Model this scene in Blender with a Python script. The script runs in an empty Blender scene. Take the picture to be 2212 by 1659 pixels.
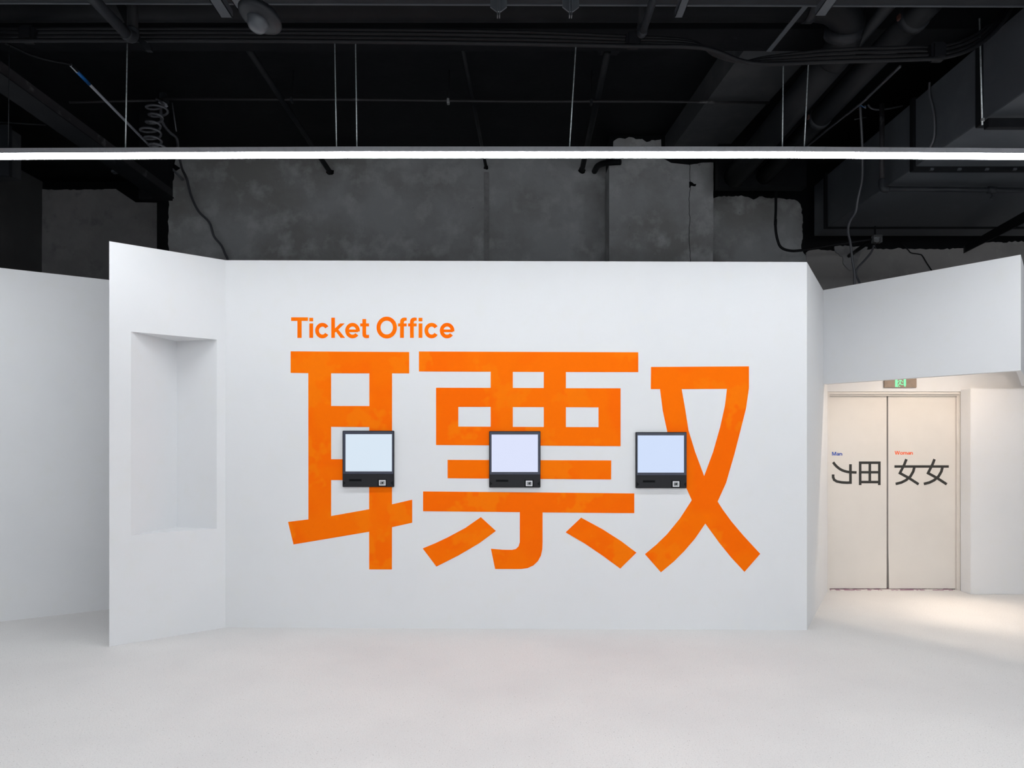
import bpy, bmesh, math, random
from mathutils import Vector, Matrix
from mathutils.geometry import tessellate_polygon
random.seed(7)
scene = bpy.context.scene
C = scene.collection

# ------------------------------------------------------------------ camera
F = 1475.0; CX = 1106.0; HY = 957.0; EYE = 1.55      # focal length, principal column, horizon row (2212x1659 frame)
cam = bpy.data.cameras.new('camera'); camo = bpy.data.objects.new('camera', cam); C.objects.link(camo)
camo.location = (0, 0, EYE); camo.rotation_euler = (math.pi/2, 0, 0)
cam.sensor_fit = 'HORIZONTAL'; cam.sensor_width = 36.0; cam.lens = F*36.0/2212
cam.shift_y = (HY-829.5)/2212; cam.clip_start = 0.05
scene.camera = camo
# ------------------------------------------------------------------ view, world
scene.view_settings.view_transform = 'Standard'; scene.view_settings.look = 'None'
scene.view_settings.exposure = 0.0; scene.view_settings.gamma = 1.0
scene.view_settings.use_curve_mapping = False
w = bpy.data.worlds.new('world'); scene.world = w; w.use_nodes = True
w.node_tree.nodes['Background'].inputs[0].default_value = (0.6, 0.65, 0.75, 1)
w.node_tree.nodes['Background'].inputs[1].default_value = 0.02
LED = 33.5           # radiance of the linear lamps' diffusers
LED_COL = (0.93, 0.965, 1.0)
WARM = (1.0, 0.83, 0.68)

# ------------------------------------------------------------------ points
def P(px, py, d):
    return Vector(((px-CX)/F*d, d, EYE+(HY-py)/F*d))
def PZ(px, py, z):                                    # point at a known height z
    return P(px, py, (z-EYE)*F/(HY-py))
def FL(px, py):                                       # point on the floor
    return PZ(px, py, 0.0)

# ------------------------------------------------------------------ materials
def lin(c):
    return tuple(((v/255)/12.92 if v/255 <= .04045 else ((v/255+.055)/1.055)**2.4) for v in c)
def mat(name, col, rough=.6, metal=0., spec=.5, noise=None, bump=None):
    m = bpy.data.materials.new(name); m.use_nodes = True
    nt = m.node_tree; b = nt.nodes['Principled BSDF']
    b.inputs['Base Color'].default_value = (*col, 1); b.inputs['Roughness'].default_value = rough
    b.inputs['Metallic'].default_value = metal; b.inputs['Specular IOR Level'].default_value = spec
    geo = nt.nodes.new('ShaderNodeNewGeometry')
    if noise:                                         # list of (scale, detail, colour2, lo, hi)
        prev = None
        for (sc, det, c2, lo, hi) in noise:
            n = nt.nodes.new('ShaderNodeTexNoise'); n.inputs['Scale'].default_value = sc
            n.inputs['Detail'].default_value = det; n.inputs['Roughness'].default_value = .6
            nt.links.new(geo.outputs['Position'], n.inputs['Vector'])
            mr = nt.nodes.new('ShaderNodeMapRange'); mr.inputs[1].default_value = lo; mr.inputs[2].default_value = hi
            nt.links.new(n.outputs['Fac'], mr.inputs[0])
            mx = nt.nodes.new('ShaderNodeMix'); mx.data_type = 'RGBA'
            nt.links.new(mr.outputs[0], mx.inputs[0])
            if prev: nt.links.new(prev, mx.inputs[6])
            else: mx.inputs[6].default_value = (*col, 1)
            mx.inputs[7].default_value = (*c2, 1); prev = mx.outputs[2]
        nt.links.new(prev, b.inputs['Base Color'])
    if bump:
        n = nt.nodes.new('ShaderNodeTexNoise'); n.inputs['Scale'].default_value = bump[0]; n.inputs['Detail'].default_value = 6
        nt.links.new(geo.outputs['Position'], n.inputs['Vector'])
        bp = nt.nodes.new('ShaderNodeBump'); bp.inputs['Strength'].default_value = bump[1]; bp.inputs['Distance'].default_value = bump[2]
        nt.links.new(n.outputs['Fac'], bp.inputs['Height']); nt.links.new(bp.outputs[0], b.inputs['Normal'])
    return m
def emis(name, col, s=1.0):
    m = bpy.data.materials.new(name); m.use_nodes = True; nt = m.node_tree
    b = nt.nodes['Principled BSDF']; b.inputs['Base Color'].default_value = (.05, .05, .05, 1)
    b.inputs['Roughness'].default_value = .4
    b.inputs['Emission Color'].default_value = (*col, 1); b.inputs['Emission Strength'].default_value = s
    return m

M = {}
M['white'] = mat('white_wall_paint', (.765, .772, .785), .75, spec=.15, noise=[(1.3, 4, (.74, .75, .765), .5, .75), (6, 6, (.76, .765, .765), .52, .7)], bump=(60, .04, .002))
M['white_door'] = mat('cream_door_paint', (.73, .70, .66), .55, spec=.3, noise=[(2, 3, (.70, .67, .63), .45, .7)], bump=(30, .03, .002))
M['orange'] = mat('orange_paint', (1.0, .17, .001), .6, spec=.04, noise=[(1.6, 2, (1.0, .15, .001), .46, .54), (3.1, 3, (1.0, .195, .002), .55, .6)])
M['ink'] = mat('black_vinyl', (.035, .035, .032), .5, spec=.3)
M['blue'] = mat('blue_vinyl', (.03, .09, .42), .5, spec=.3)
M['red_orange'] = mat('orange_vinyl', (.9, .12, .02), .5, spec=.3)
M['black'] = mat('black_ceiling_paint', (.0055, .006, .0075), .6, spec=.12, noise=[(3, 5, (.008, .0085, .010), .5, .7)], bump=(18, .15, .01))
M['pipe_black'] = mat('black_sprayed_pipe', (.006, .0068, .0085), .55, spec=.15, noise=[(5, 5, (.009, .010, .012), .5, .7)])
M['pipe_grey'] = mat('dark_grey_sprayed_pipe', (.015, .017, .021), .5, spec=.22, noise=[(5, 5, (.02, .022, .026), .5, .7)])
M['duct'] = mat('dark_sheet_metal', (.062, .069, .08), .42, .1, spec=.5, noise=[(2.2, 6, (.09, .098, .11), .52, .75)], bump=(3, .06, .02))
M['beam'] = mat('dark_painted_concrete', (.045, .048, .053), .8, spec=.2, noise=[(4, 8, (.062, .063, .066), .45, .7), (12, 8, (.01, .01, .012), .66, .74)], bump=(20, .2, .01))
M['scuffed'] = mat('scuffed_black_paint', (.022, .021, .024), .6, spec=.25, noise=[(5, 8, (.11, .11, .115), .60, .70)])
M['concrete'] = mat('bare_grey_concrete', (.38, .39, .40), .9, spec=.15, noise=[(.9, 6, (.28, .278, .275), .42, .6), (3.5, 8, (.47, .48, .49), .5, .68), (14, 8, (.11, .112, .115), .66, .78)], bump=(14, .35, .02))
M['concrete_dark'] = mat('darker_bare_plaster', (.32, .315, .32), .9, spec=.15, noise=[(1.1, 5, (.42, .41, .42), .42, .62), (5, 8, (.24, .24, .247), .55, .75)], bump=(14, .25, .015))
M['concrete_brown'] = mat('brownish_bare_plaster', (.35, .338, .332), .9, spec=.15, noise=[(1.1, 5, (.27, .262, .262), .45, .7), (5, 8, (.40, .39, .385), .55, .75)], bump=(14, .25, .015))
M['patch'] = mat('pale_filler', (.30, .30, .305), .9, spec=.15, noise=[(7, 6, (.2, .2, .205), .45, .7)], bump=(20, .5, .02))
M['room_wall'] = mat('pale_room_wall', (.72, .73, .74), .85, spec=.2, noise=[(1, 5, (.69, .70, .71), .45, .7)])
M['side_wall'] = mat('dark_side_wall', (.12, .12, .124), .85, spec=.2, noise=[(1.2, 5, (.16, .158, .16), .4, .7)])
M['alu'] = mat('satin_aluminium', (.62, .63, .67), .38, .55, spec=.5, noise=[(30, 3, (.55, .56, .60), .5, .7)])
M['rod'] = mat('galvanised_rod', (.60, .66, .68), .35, .5, spec=.6, noise=[(60, 3, (.36, .39, .4), .45, .7)])
M['copper'] = mat('bare_copper_plate', (.62, .42, .32), .5, .3)
M['cable'] = mat('black_cable_rubber', (.006, .0065, .0085), .5, spec=.22)
M['cable_grey'] = mat('grey_cable_sheath', (.075, .078, .09), .45, spec=.5)
M['conduit'] = mat('pale_plastic_conduit', (.36, .38, .43), .4, spec=.5, noise=[(6, 5, (.28, .3, .34), .5, .7)])
M['tape'] = mat('blue_tape', (.01, .13, .42), .45)
M['galv'] = mat('grey_galvanised_steel', (.28, .29, .30), .45, .4, noise=[(25, 5, (.12, .125, .13), .5, .65)])
M['rust'] = mat('rusty_band', (.05, .018, .013), .7)
M['case'] = mat('black_machine_case', (.013, .013, .016), .5, spec=.3)
M['glass'] = mat('dark_bezel_glass', (.045, .05, .075), .22, spec=.6)
M['dark'] = mat('deep_black', (.004, .004, .005), .8, spec=.1)
M['reader'] = mat('white_plastic', (.70, .70, .72), .4)
M['sign'] = mat('brushed_bronze_sign_plate', (.25, .19, .15), .5, .15, noise=[(20, 4, (.21, .165, .13), .5, .7)])
M['green'] = emis('exit_sign_glow', (.16, .95, .40), 1.15)
M['led'] = emis('lamp_diffuser', LED_COL, LED)
M['scr1'] = emis('screen_glow_pale_cyan', lin((214, 229, 243)), 0.94)
M['scr2'] = emis('screen_glow_lavender', lin((217, 224, 250)), 0.94)
M['scr3'] = emis('screen_glow_blue', lin((204, 220, 249)), 0.94)
M['warm_lamp'] = emis('warm_lamp_glow', WARM, 12)

def floor_mat():
    m = bpy.data.materials.new('white_terrazzo'); m.use_nodes = True; nt = m.node_tree; N = nt.nodes; L = nt.links
    b = N['Principled BSDF']; geo = N.new('ShaderNodeNewGeometry')
    b.inputs['Roughness'].default_value = .55; b.inputs['Specular IOR Level'].default_value = .3
    def noise(sc, det=4):
        n = N.new('ShaderNodeTexNoise'); n.inputs['Scale'].default_value = sc; n.inputs['Detail'].default_value = det
        L.new(geo.outputs['Position'], n.inputs['Vector']); return n.outputs['Fac']
    def rng(s, lo, hi):
        r = N.new('ShaderNodeMapRange'); r.inputs[1].default_value = lo; r.inputs[2].default_value = hi
        L.new(s, r.inputs[0]); return r.outputs[0]
    def mix(f, a, c):
        x = N.new('ShaderNodeMix'); x.data_type = 'RGBA'; L.new(f, x.inputs[0])
        if isinstance(a, tuple): x.inputs[6].default_value = (*a, 1)
        else: L.new(a, x.inputs[6])
        x.inputs[7].default_value = (*c, 1); return x.outputs[2]
    col = mix(rng(noise(1.1, 5), .4, .65), (.715, .70, .685), (.665, .65, .64))
    col = mix(rng(noise(130, 3), .52, .75), col, (.56, .545, .535))
    for (sc, thr, c) in ((34, .085, (.30, .28, .26)), (19, .045, (.12, .10, .10)), (27, .05, (.42, .27, .17)), (52, .13, (.48, .47, .46))):
        v = N.new('ShaderNodeTexVoronoi'); v.inputs['Scale'].default_value = sc; v.inputs['Randomness'].default_value = 1
        L.new(geo.outputs['Position'], v.inputs['Vector'])
        r = N.new('ShaderNodeMapRange'); r.inputs[1].default_value = thr; r.inputs[2].default_value = thr*.75
        L.new(v.outputs['Distance'], r.inputs[0])
        g = N.new('ShaderNodeMath'); g.operation = 'MULTIPLY'; L.new(r.outputs[0], g.inputs[0])
        sep = N.new('ShaderNodeSeparateColor'); L.new(v.outputs['Color'], sep.inputs[0])
        gt = N.new('ShaderNodeMath'); gt.operation = 'GREATER_THAN'; gt.inputs[1].default_value = .55
        L.new(sep.outputs[0], gt.inputs[0]); L.new(gt.outputs[0], g.inputs[1])
        col = mix(g.outputs[0], col, c)
    L.new(col, b.inputs['Base Color'])
    bp = N.new('ShaderNodeBump'); bp.inputs['Strength'].default_value = .3; bp.inputs['Distance'].default_value = .004
    L.new(noise(95, 3), bp.inputs['Height']); L.new(bp.outputs[0], b.inputs['Normal'])
    return m
M['floor'] = floor_mat()

# ------------------------------------------------------------------ mesh helpers
def obj(name, bm, m, parent=None, smooth=False):
    bmesh.ops.recalc_face_normals(bm, faces=bm.faces[:])
    me = bpy.data.meshes.new(name); bm.to_mesh(me); bm.free()
    me.materials.append(M[m] if isinstance(m, str) else m)
    if smooth:
        for p in me.polygons: p.use_smooth = True
    o = bpy.data.objects.new(name, me); C.objects.link(o)
    if parent:
        o.parent = parent
        pm = Matrix.Translation(parent.location)
        o.matrix_parent_inverse = pm.inverted()
    return o
def thing(name, label, cat, loc=(0, 0, 0), group=None):
    o = bpy.data.objects.new(name, None); C.objects.link(o); o.location = loc; o.empty_display_size = .1
    return tag(o, label, cat, group)
def tag(o, label, cat, group=None):
    o['label'] = label; o['category'] = cat
    if group: o['group'] = group
    return o
def struct(o, label=None):
    o['kind'] = 'structure'
    if label: o['label'] = label
    return o
def box(bm, a, b):
    x0, y0, z0 = a; x1, y1, z1 = b
    v = [bm.verts.new(p) for p in ((x0,y0,z0),(x1,y0,z0),(x1,y1,z0),(x0,y1,z0),(x0,y0,z1),(x1,y0,z1),(x1,y1,z1),(x0,y1,z1))]
    for f in ((0,1,2,3),(4,5,6,7),(0,1,5,4),(1,2,6,5),(2,3,7,6),(3,0,4,7)): bm.faces.new([v[i] for i in f])
    return bm
def cbox(a, b, bev=0.0):
    bm = box(bmesh.new(), a, b)
    if bev: bmesh.ops.bevel(bm, geom=bm.edges[:], offset=bev, segments=2, affect='EDGES')
    return bm
def prism(bm, poly, off):                            # poly: 3D points, extruded along vector off
    off = Vector(off)
    a = [bm.verts.new(p) for p in poly]; b = [bm.verts.new(Vector(p)+off) for p in poly]
    n = len(a)
    bm.faces.new(a); bm.faces.new(b)
    for i in range(n): bm.faces.new((a[i], a[(i+1) % n], b[(i+1) % n], b[i]))
    return bm
def loops_prism(bm, loops, off):                     # loops of 3D points (outer first, then holes)
    off = Vector(off); flat = [Vector(p) for l in loops for p in l]
    tris = tessellate_polygon([[Vector(p) for p in l] for l in loops])
    a = [bm.verts.new(p) for p in flat]; b = [bm.verts.new(p+off) for p in flat]
    for t in tris:
        try: bm.faces.new([a[i] for i in t]); bm.faces.new([b[i] for i in t])
        except ValueError: pass
    k = 0
    for l in loops:
        n = len(l)
        for i in range(n):
            i0 = k+i; i1 = k+(i+1) % n
            bm.faces.new((a[i0], a[i1], b[i1], b[i0]))
        k += n
    return bm
def smooth_path(pts, n=8):
    pts = [Vector(p) for p in pts]
    if len(pts) < 3: return pts
    out = []
    for i in range(len(pts)-1):
        p0 = pts[max(i-1, 0)]; p1 = pts[i]; p2 = pts[i+1]; p3 = pts[min(i+2, len(pts)-1)]
        for k in range(n):
            t = k/n
            out.append(.5*((2*p1)+(p2-p0)*t+(2*p0-5*p1+4*p2-p3)*t*t+(3*p1-p0-3*p2+p3)*t**3))
    out.append(pts[-1]); return out
def tube(bm, pts, r, seg=10):
    pts = [Vector(p) for p in pts]; rings = []; n = None
    for i, p in enumerate(pts):
        t = (pts[min(i+1, len(pts)-1)]-pts[max(i-1, 0)]).normalized()
        if n is None:
            n = t.cross(Vector((0, 0, 1)))
            if n.length < .1: n = t.cross(Vector((1, 0, 0)))
        n = (n-t*n.dot(t)).normalized(); b = t.cross(n)
        rr = r[i] if isinstance(r, (list, tuple)) else r
        rings.append([bm.verts.new(p+(n*math.cos(a)+b*math.sin(a))*rr) for a in (2*math.pi*k/seg for k in range(seg))])
    for i in range(len(rings)-1):
        for k in range(seg):
            bm.faces.new((rings[i][k], rings[i][(k+1) % seg], rings[i+1][(k+1) % seg], rings[i+1][k]))
    bm.faces.new(rings[0]); bm.faces.new(rings[-1])
    return bm
def tubeo(name, pts, r, m, parent=None, seg=10, smooth=True):
    return obj(name, tube(bmesh.new(), pts, r, seg), m, parent, smooth)
def stroke2(pts, w):                                  # flat 2D ribbon outline
    pts = [Vector((p[0], p[1])) for p in pts]; L = []; R = []
    for i, p in enumerate(pts):
        if i == 0: t = (pts[1]-p).normalized(); n = Vector((-t.y, t.x)); k = 1
        elif i == len(pts)-1: t = (p-pts[i-1]).normalized(); n = Vector((-t.y, t.x)); k = 1
        else:
            t1 = (p-pts[i-1]).normalized(); t2 = (pts[i+1]-p).normalized()
            n = Vector((-(t1+t2).y, (t1+t2).x)).normalized(); k = 1/max(.35, n.dot(Vector((-t1.y, t1.x))))
        L.append(p+n*w/2*k); R.append(p-n*w/2*k)
    return [tuple(q) for q in L+R[::-1]]
def ring2(cx, cy, rx, ry, th, a0=0, a1=360, n=40):   # ring or arc ribbon (th = stroke)
    full = abs(a1-a0) >= 360
    A = [math.radians(a0+(a1-a0)*i/n) for i in range(n+(0 if full else 1))]
    o = [(cx+rx*math.cos(a), cy+ry*math.sin(a)) for a in A]
    i_ = [(cx+(rx-th)*math.cos(a), cy+(ry-th)*math.sin(a)) for a in A]
    return [o, i_] if full else [o+i_[::-1]]
def rect2(x0, y0, x1, y1): return [[(x0, y0), (x1, y0), (x1, y1), (x0, y1)]]
def ragged(pts, amp, step=9, closed=False):
    out = []
    for (a, b) in zip(pts[:-1], pts[1:]):
        L = math.hypot(b[0]-a[0], b[1]-a[1]); n = max(1, int(L/step))
        for k in range(n):
            t = k/n
            out.append((a[0]+(b[0]-a[0])*t+random.uniform(-amp, amp), a[1]+(b[1]-a[1])*t+random.uniform(-amp, amp)))
    out.append(pts[-1]); return out

# ================================================================== SETTING
SLAB = 5.0; BACK = 8.0
struct(obj('floor', cbox((-6.6, -4.4, -.12), (8.0, 9.4, 0)), 'floor'))
struct(obj('ceiling', cbox((-6.6, -4.4, SLAB), (8.0, 9.4, SLAB+.2)), 'black'))
struct(obj('wall_back', cbox(((337-CX)/F*BACK, BACK+.02, 0), (8.0, 9.4, SLAB)), 'black'))
struct(obj('wall_back_left', cbox((-6.6, 9.02, 0), ((337-CX)/F*BACK, 9.4, SLAB)), 'black'))
struct(obj('wall_left_side', cbox((-6.6, -4.4, 0), (-6.2, 9.02, SLAB)), 'side_wall'))
struct(obj('wall_left_front', cbox((-6.2, -4.0, 0), (-6.12, 4.75, 3.07)), 'white'))
struct(obj('wall_right_side', cbox((7.6, -4.4, 0), (8.0, BACK+.02, SLAB)), 'room_wall'))
struct(obj('wall_rear', cbox((-6.2, -4.4, 0), (7.6, -4.0, SLAB)), 'room_wall'))

def wallpatch(name, px, m, d, t=.03, parent=None):
    return obj(name, loops_prism(bmesh.new(), [[P(x, y, d) for x, y in px]], (0, t, 0)), m, parent)
e = ragged([(364, 640), (364, 538), (364, 470), (365, 422)], 1.6) + ragged([(373, 419), (369, 401), (377, 386), (375, 372), (390, 363), (377, 354), (380, 345), (379, 322.6)], 1.2, 6)
struct(wallpatch('wall_back_plaster', e+[(1330, 322.6), (1330, 640)], 'concrete', BACK))
e = ragged([(1541, 428), (1560, 424), (1600, 423), (1620, 427), (1628, 431), (1640, 424), (1662, 428), (1700, 430), (1722, 433), (1730, 442), (1734, 470), (1733, 520), (1731, 540), (1737, 548)], 1.4, 5)
struct(wallpatch('wall_back_plaster_right', [(1530, 640), (1530, 428)]+e+[(1741, 552), (1741, 640)], 'concrete', BACK))
e = ragged([(1740, 546), (1760, 538), (1800, 541), (1860, 538), (1940, 537), (2000, 538), (2070, 537), (2090, 533), (2120, 525), (2212, 521), (2340, 519)], 1.8, 6)
struct(wallpatch('wall_back_plaster_far_right', [(1740, 640)]+e+[(2340, 640)], 'concrete_brown', BACK))
e = ragged([(90, 409), (160, 410), (250, 408)], 1.0, 7)
struct(wallpatch('wall_back_plaster_left', [(90, 640)]+e+[(293, 437), (345, 438), (345, 640)], 'concrete_dark', 9.0))
# concrete pillar, black-painted above the plaster line
x0 = (1316-CX)/F*7.65; x1 = (1540-CX)/F*7.65
struct(obj('wall_pillar', cbox((x0+.01, 7.67, 0), (x1-.01, BACK+.02, SLAB)), 'black'))
pt = [(1316, 640), (1316, 355), (1326, 348), (1325, 312)] + ragged([(1326, 305), (1336, 299), (1350, 300), (1358, 295), (1372, 300), (1388, 300), (1396, 306), (1412, 303), (1428, 301)], 1.2, 4) + [(1429, 340), (1450, 352), (1490, 356)] + ragged([(1500, 355), (1512, 352), (1541, 351)], .8, 5) + ragged([(1541, 360), (1541, 470), (1540, 545)], .6, 12) + [(1540, 640)]
pp = struct(obj('wall_pillar_plaster', loops_prism(bmesh.new(), [[P(x, y, 7.65) for x, y in pt]], (0, .37, 0)), 'concrete'))
# plaster rib (round-edged strip) on the back wall at x=1050
struct(obj('trim_1', cbox((P(1046, 0, BACK).x, BACK-.015, 2.5), (P(1056, 0, BACK).x, BACK+.02, P(0, 372, BACK).z), .004), 'patch'))
ck = ragged([(1490, 352), (1491, 395), (1489, 430), (1490, 470), (1488, 500), (1491, 545), (1490, 600)], 1.0, 7)
struct(obj('trim_pillar_crack', loops_prism(bmesh.new(), [[P(x-.5, y, 7.649) for x, y in ck]+[P(x+.6, y, 7.649) for x, y in ck[::-1]]], (0, .004, 0)), 'dark'))
ck = ragged([(1488, 392), (1503, 398), (1502, 403), (1494, 402), (1489, 406)], 1.2, 3)
struct(obj('trim_pillar_hole', loops_prism(bmesh.new(), [[P(x, y, 7.649) for x, y in ck]], (0, .004, 0)), 'dark'))

# ---- white partition, plane through B-C
A = FL(236, 1397); B = FL(487, 1355.5); Cc = FL(1743, 1361)
zA = EYE+(HY-521)/F*A.y; zB = EYE+(HY-562)/F*B.y; zC = EYE+(HY-566)/F*Cc.y
TH = .12
def wallquad(name, a, b, za, zb, back, m='white', z0=0.0):
    bm = bmesh.new(); a = Vector(a); b = Vector(b)
    prism(bm, [(a.x, a.y, z0), (b.x, b.y, z0), (b.x, b.y, zb), (a.x, a.y, za)], back)
    return struct(obj(name, bm, m))
wallquad('wall_center', B, Cc, zB, zC, (0, TH, 0))
# left wing with the wedge-shaped niche
ud = (B-A).normalized(); nrm = Vector((-ud.y, ud.x, 0))       # nrm points away from the camera
def wing(px, py):                                             # pixel -> point on the wing plane
    r = P(px, py, 1.0)-Vector((0, 0, EYE)); t = nrm.dot(A)/nrm.dot(Vector((r.x, r.y, 0)))
    return Vector((r.x*t, r.y*t, EYE+r.z*t))
n0 = wing(284, 715); n1 = wing(469, 735); n2 = wing(468.5, 1141); n3 = wing(283, 1157)
zt = (n0.z+n1.z)/2; zb = (n2.z+n3.z)/2
NL = Vector((n3.x, n3.y, 0)); NR = Vector((n2.x, n2.y, 0))
dap = 5.80; AP = Vector(((381.5-CX)/F*dap, dap, 0))
bm = bmesh.new()
def V(p, z): return bm.verts.new((p.x, p.y, z))
o = [V(A, 0), V(B, 0), V(B, zB), V(A, zA)]; h = [V(NL, zb), V(NR, zb), V(NR, zt), V(NL, zt)]
for i in range(4): bm.faces.new((o[i], o[(i+1) % 4], h[(i+1) % 4], h[i]))
ab = V(AP, zb); at = V(AP, zt)
bm.faces.new((h[0], ab, at, h[3])); bm.faces.new((h[1], h[2], at, ab)); bm.faces.new((h[0], h[1], ab)); bm.faces.new((h[3], at, h[2]))
DE = .72                                                      # depth of the hollow wing behind its face
Ab = A+Vector((.03, DE, 0)); Bb = B+Vector((0, DE*.6, 0))
bk = [V(Ab, 0), V(Bb, 0), V(Bb, zB), V(Ab, zA)]
for i in range(4): bm.faces.new((o[i], o[(i+1) % 4], bk[(i+1) % 4], bk[i]))
bm.faces.new(bk)
struct(obj('wall_left_wing', bm, 'white'))
# far-left white wall
L0 = FL(0, 1343); L1 = FL(238, 1316); dl = (L1-L0).normalized()
La = L0-dl*2.1; Lb = L1+dl*.75
wallquad('wall_left', La, Lb, 3.07, 3.07, (0, TH, 0))
# right return and the bulkheads
D0 = Vector((3.305, 7.15, 0)); E0 = Vector((3.094, 6.79, 0)); F0 = Vector((4.105, 5.509, 0))
wallquad('wall_right_return', Cc, D0, zC, 3.07, (-TH, .0, 0))
ub = (F0-E0).normalized(); nb = Vector((-ub.y, ub.x, 0))      # nb away from camera
G0 = F0+Vector((.295, .36, 0)).normalized()*1.95
bm = bmesh.new()
nb2 = Vector((-.79, .62, 0))
inn = [E0+nb*.09+ub*.0, F0+nb*.08+nb2*.03-ub*.02, G0+nb2*.08]
outl = [E0, F0, G0]
poly = [(p.x, p.y, 2.136) for p in outl+inn[::-1]]
prism(bm, poly, (0, 0, 3.07-2.136))
struct(obj('wall_bulkhead', bm, 'white'))
# passage behind: door wall, boxed-out right wall, lid
DW = 7.15; DD = 7.215
def DX(px, d=DW): return (px-CX)/F*d
def DZ(py, d=DW): return EYE+(HY-py)/F*d
fx0 = DX(1784); fx1 = DX(2083); fz = DZ(845.5)
bm = bmesh.new()
outer = [(3.0, 0), (fx0, 0), (fx0, fz), (fx1, fz), (fx1, 0), (7.6, 0), (7.6, 2.62), (3.0, 2.62)]
loops_prism(bm, [[(x, DW, z) for x, z in outer]], (0, .25, 0))
struct(obj('wall_door_side', bm, 'white'))
rx = DX(2097, 6.99)
struct(obj('wall_right', cbox((rx, 6.99, 0), (7.6, DW+.001, DZ(839.5, 6.99)), .003), 'white'))
bm = bmesh.new(); prism(bm, [(p[0], p[1], 2.62) for p in ((3.2, 7.2), (E0.x+.05, E0.y+.1), (F0.x-.0, F0.y+.1), (G0.x-.02, G0.y), (5.6, 7.2))], (0, 0, .05))
struct(obj('ceiling_passage', bm, 'white'))

# ---- doors (leaf = one setting object; frame = trim)
bm = bmesh.new()
ix0 = DX(1787, DD); ix1 = DX(2063.5, DD); iz = DZ(856, DD)
mid = DX(2072, 7.18)
loops_prism(bm, [[(fx0, 7.165, 0), (fx0, 7.165, fz), (fx1, 7.165, fz), (fx1, 7.165, 0), (mid, 7.165, 0), (mid, 7.165, DZ(851)), (ix0+.002, 7.165, DZ(851)), (ix0+.002, 7.165, 0)]], (0, .1, 0))
struct(obj('trim_door_frame', bm, 'white_door'))
bm = cbox((ix1+.003, 7.19, 0), (mid, 7.27, DZ(851))); box(bm, (ix0, 7.19, iz+.0008), (ix1+.003, 7.27, DZ(851)))
struct(obj('trim_door_rebate', bm, 'white_door'))
struct(obj('trim_door_shadow_gap', cbox((fx0, DD+.05, 0), (fx1, DD+.09, fz)), 'dark'))
g0 = DX(1915.6, DD); g1 = DX(1918.4, DD); zb0 = .012
door_1 = struct(obj('door_1', cbox((ix0, DD, zb0), (g0, DD+.045, iz), .002), 'white_door'), 'left cream toilet door leaf marked Man')
door_2 = struct(obj('door_2', prism(bmesh.new(), [(g1, DD, iz), (g1+.003, DD, .5), (g1+.012, DD, zb0), (ix1, DD, zb0), (ix1, DD, iz)], (0, .045, 0)), 'white_door'), 'right cream toilet door leaf marked Woman')
struct(obj('trim_threshold', cbox((fx0, DD-.035, 0), (DX(2063), DD+.05, .006)), mat('striped_threshold', (.35, .2, .27), .6, noise=[(18, 1, (.75, .7, .68), .48, .52)])))

# ================================================================== LETTERING
th = math.atan2(Cc.y-B.y, Cc.x-B.x); wn = Vector((math.sin(th), -math.cos(th), 0))    # wall normal, towards the room
def W(px, py, off=0.0):                               # pixel -> point on the centre wall's face
    r = P(px, py, 1.0)-Vector((0, 0, EYE)); t = (wn.dot(B)+off)/wn.dot(Vector((r.x, r.y, 0)))
    return Vector((r.x*t, r.y*t, EYE+r.z*t))
def glyph(name, polys, proj, m, off, parent=None):    # polys: list of loop lists in pixels
    bm = bmesh.new()
    for i, loops in enumerate(polys): loops_prism(bm, [[proj(x, y) for x, y in l] for l in loops], Vector(off)*(1+.12*i))   # overlapping strokes lie on each other
    return obj(name, bm, m, parent)
R = lambda x0, y0, x1, y1, x2=None, y2=None, x3=None, y3=None: [[(x0, y0), (x1, y0), (x1, y1), (x0, y1)]]
def quad(*p): return [[(p[i], p[i+1]) for i in range(0, len(p), 2)]]
# first character: one outline with its three counters
g1_ = [[(628, 759), (884, 760.5), (884, 806.6), (847, 806.5), (846.8, 1089.4), (890.4, 1079.3), (890.4, 1129.1), (846.8, 1138.8), (846.6, 1230), (797.6, 1230), (797.5, 1148.6), (634.2, 1176), (622.3, 1127.4), (666.4, 1122), (666.2, 806), (628, 805.5)],
       [(715.3, 806.3), (715.3, 877), (798, 877), (798, 806.5)], [(715.3, 922), (715.3, 992), (797.6, 992), (797.8, 922.5)],
       [(715.3, 1037), (715.4, 1114.7), (797.5, 1100), (797.5, 1037)]]
off = tuple(wn*.002)
tag(glyph('wall_character', [g1_], W, 'orange', off), 'tall orange painted character at the left, shaped like a ladder crossed by a slanted foot', 'lettering', 'big orange wall characters')
top2 = quad(905, 759.3, 1378.6, 761, 1378.6, 803.8, 1222.3, 803.6, 1222.3, 838.6, 1340.5, 838.8, 1340.5, 963.8, 942, 961.3, 942, 837.6, 1060, 837.8, 1060, 803, 905, 802.4)
holes = [[(1107.8, 803.2), (1107.8, 838), (1174.7, 838.2), (1174.7, 803.4)], [(990, 879), (990, 921.5), (1060, 921.7), (1060, 879)],
         [(1107.8, 879.3), (1107.8, 922), (1174.7, 922.3), (1174.7, 879.4)], [(1222.3, 879.6), (1222.3, 922.5), (1292.9, 922.7), (1292.9, 879.9)]]
bar3 = quad(967, 993.4, 1320.3, 994.6, 1320, 1035.7, 967, 1033)
bar4 = quad(914, 1061.5, 1370, 1065.8, 1370, 1108.4, 1172, 1106.8, 1172, 1170, 1171.5, 1186, 1168.5, 1200, 1162, 1212, 1152, 1221.5, 1140, 1227, 1126.6, 1229, 1069.6, 1229, 1060.5, 1185.3, 1085, 1187.4, 1106.3, 1187.8, 1114, 1186, 1120, 1180.5, 1123, 1171, 1123, 1106.2, 914, 1104.3)
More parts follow.
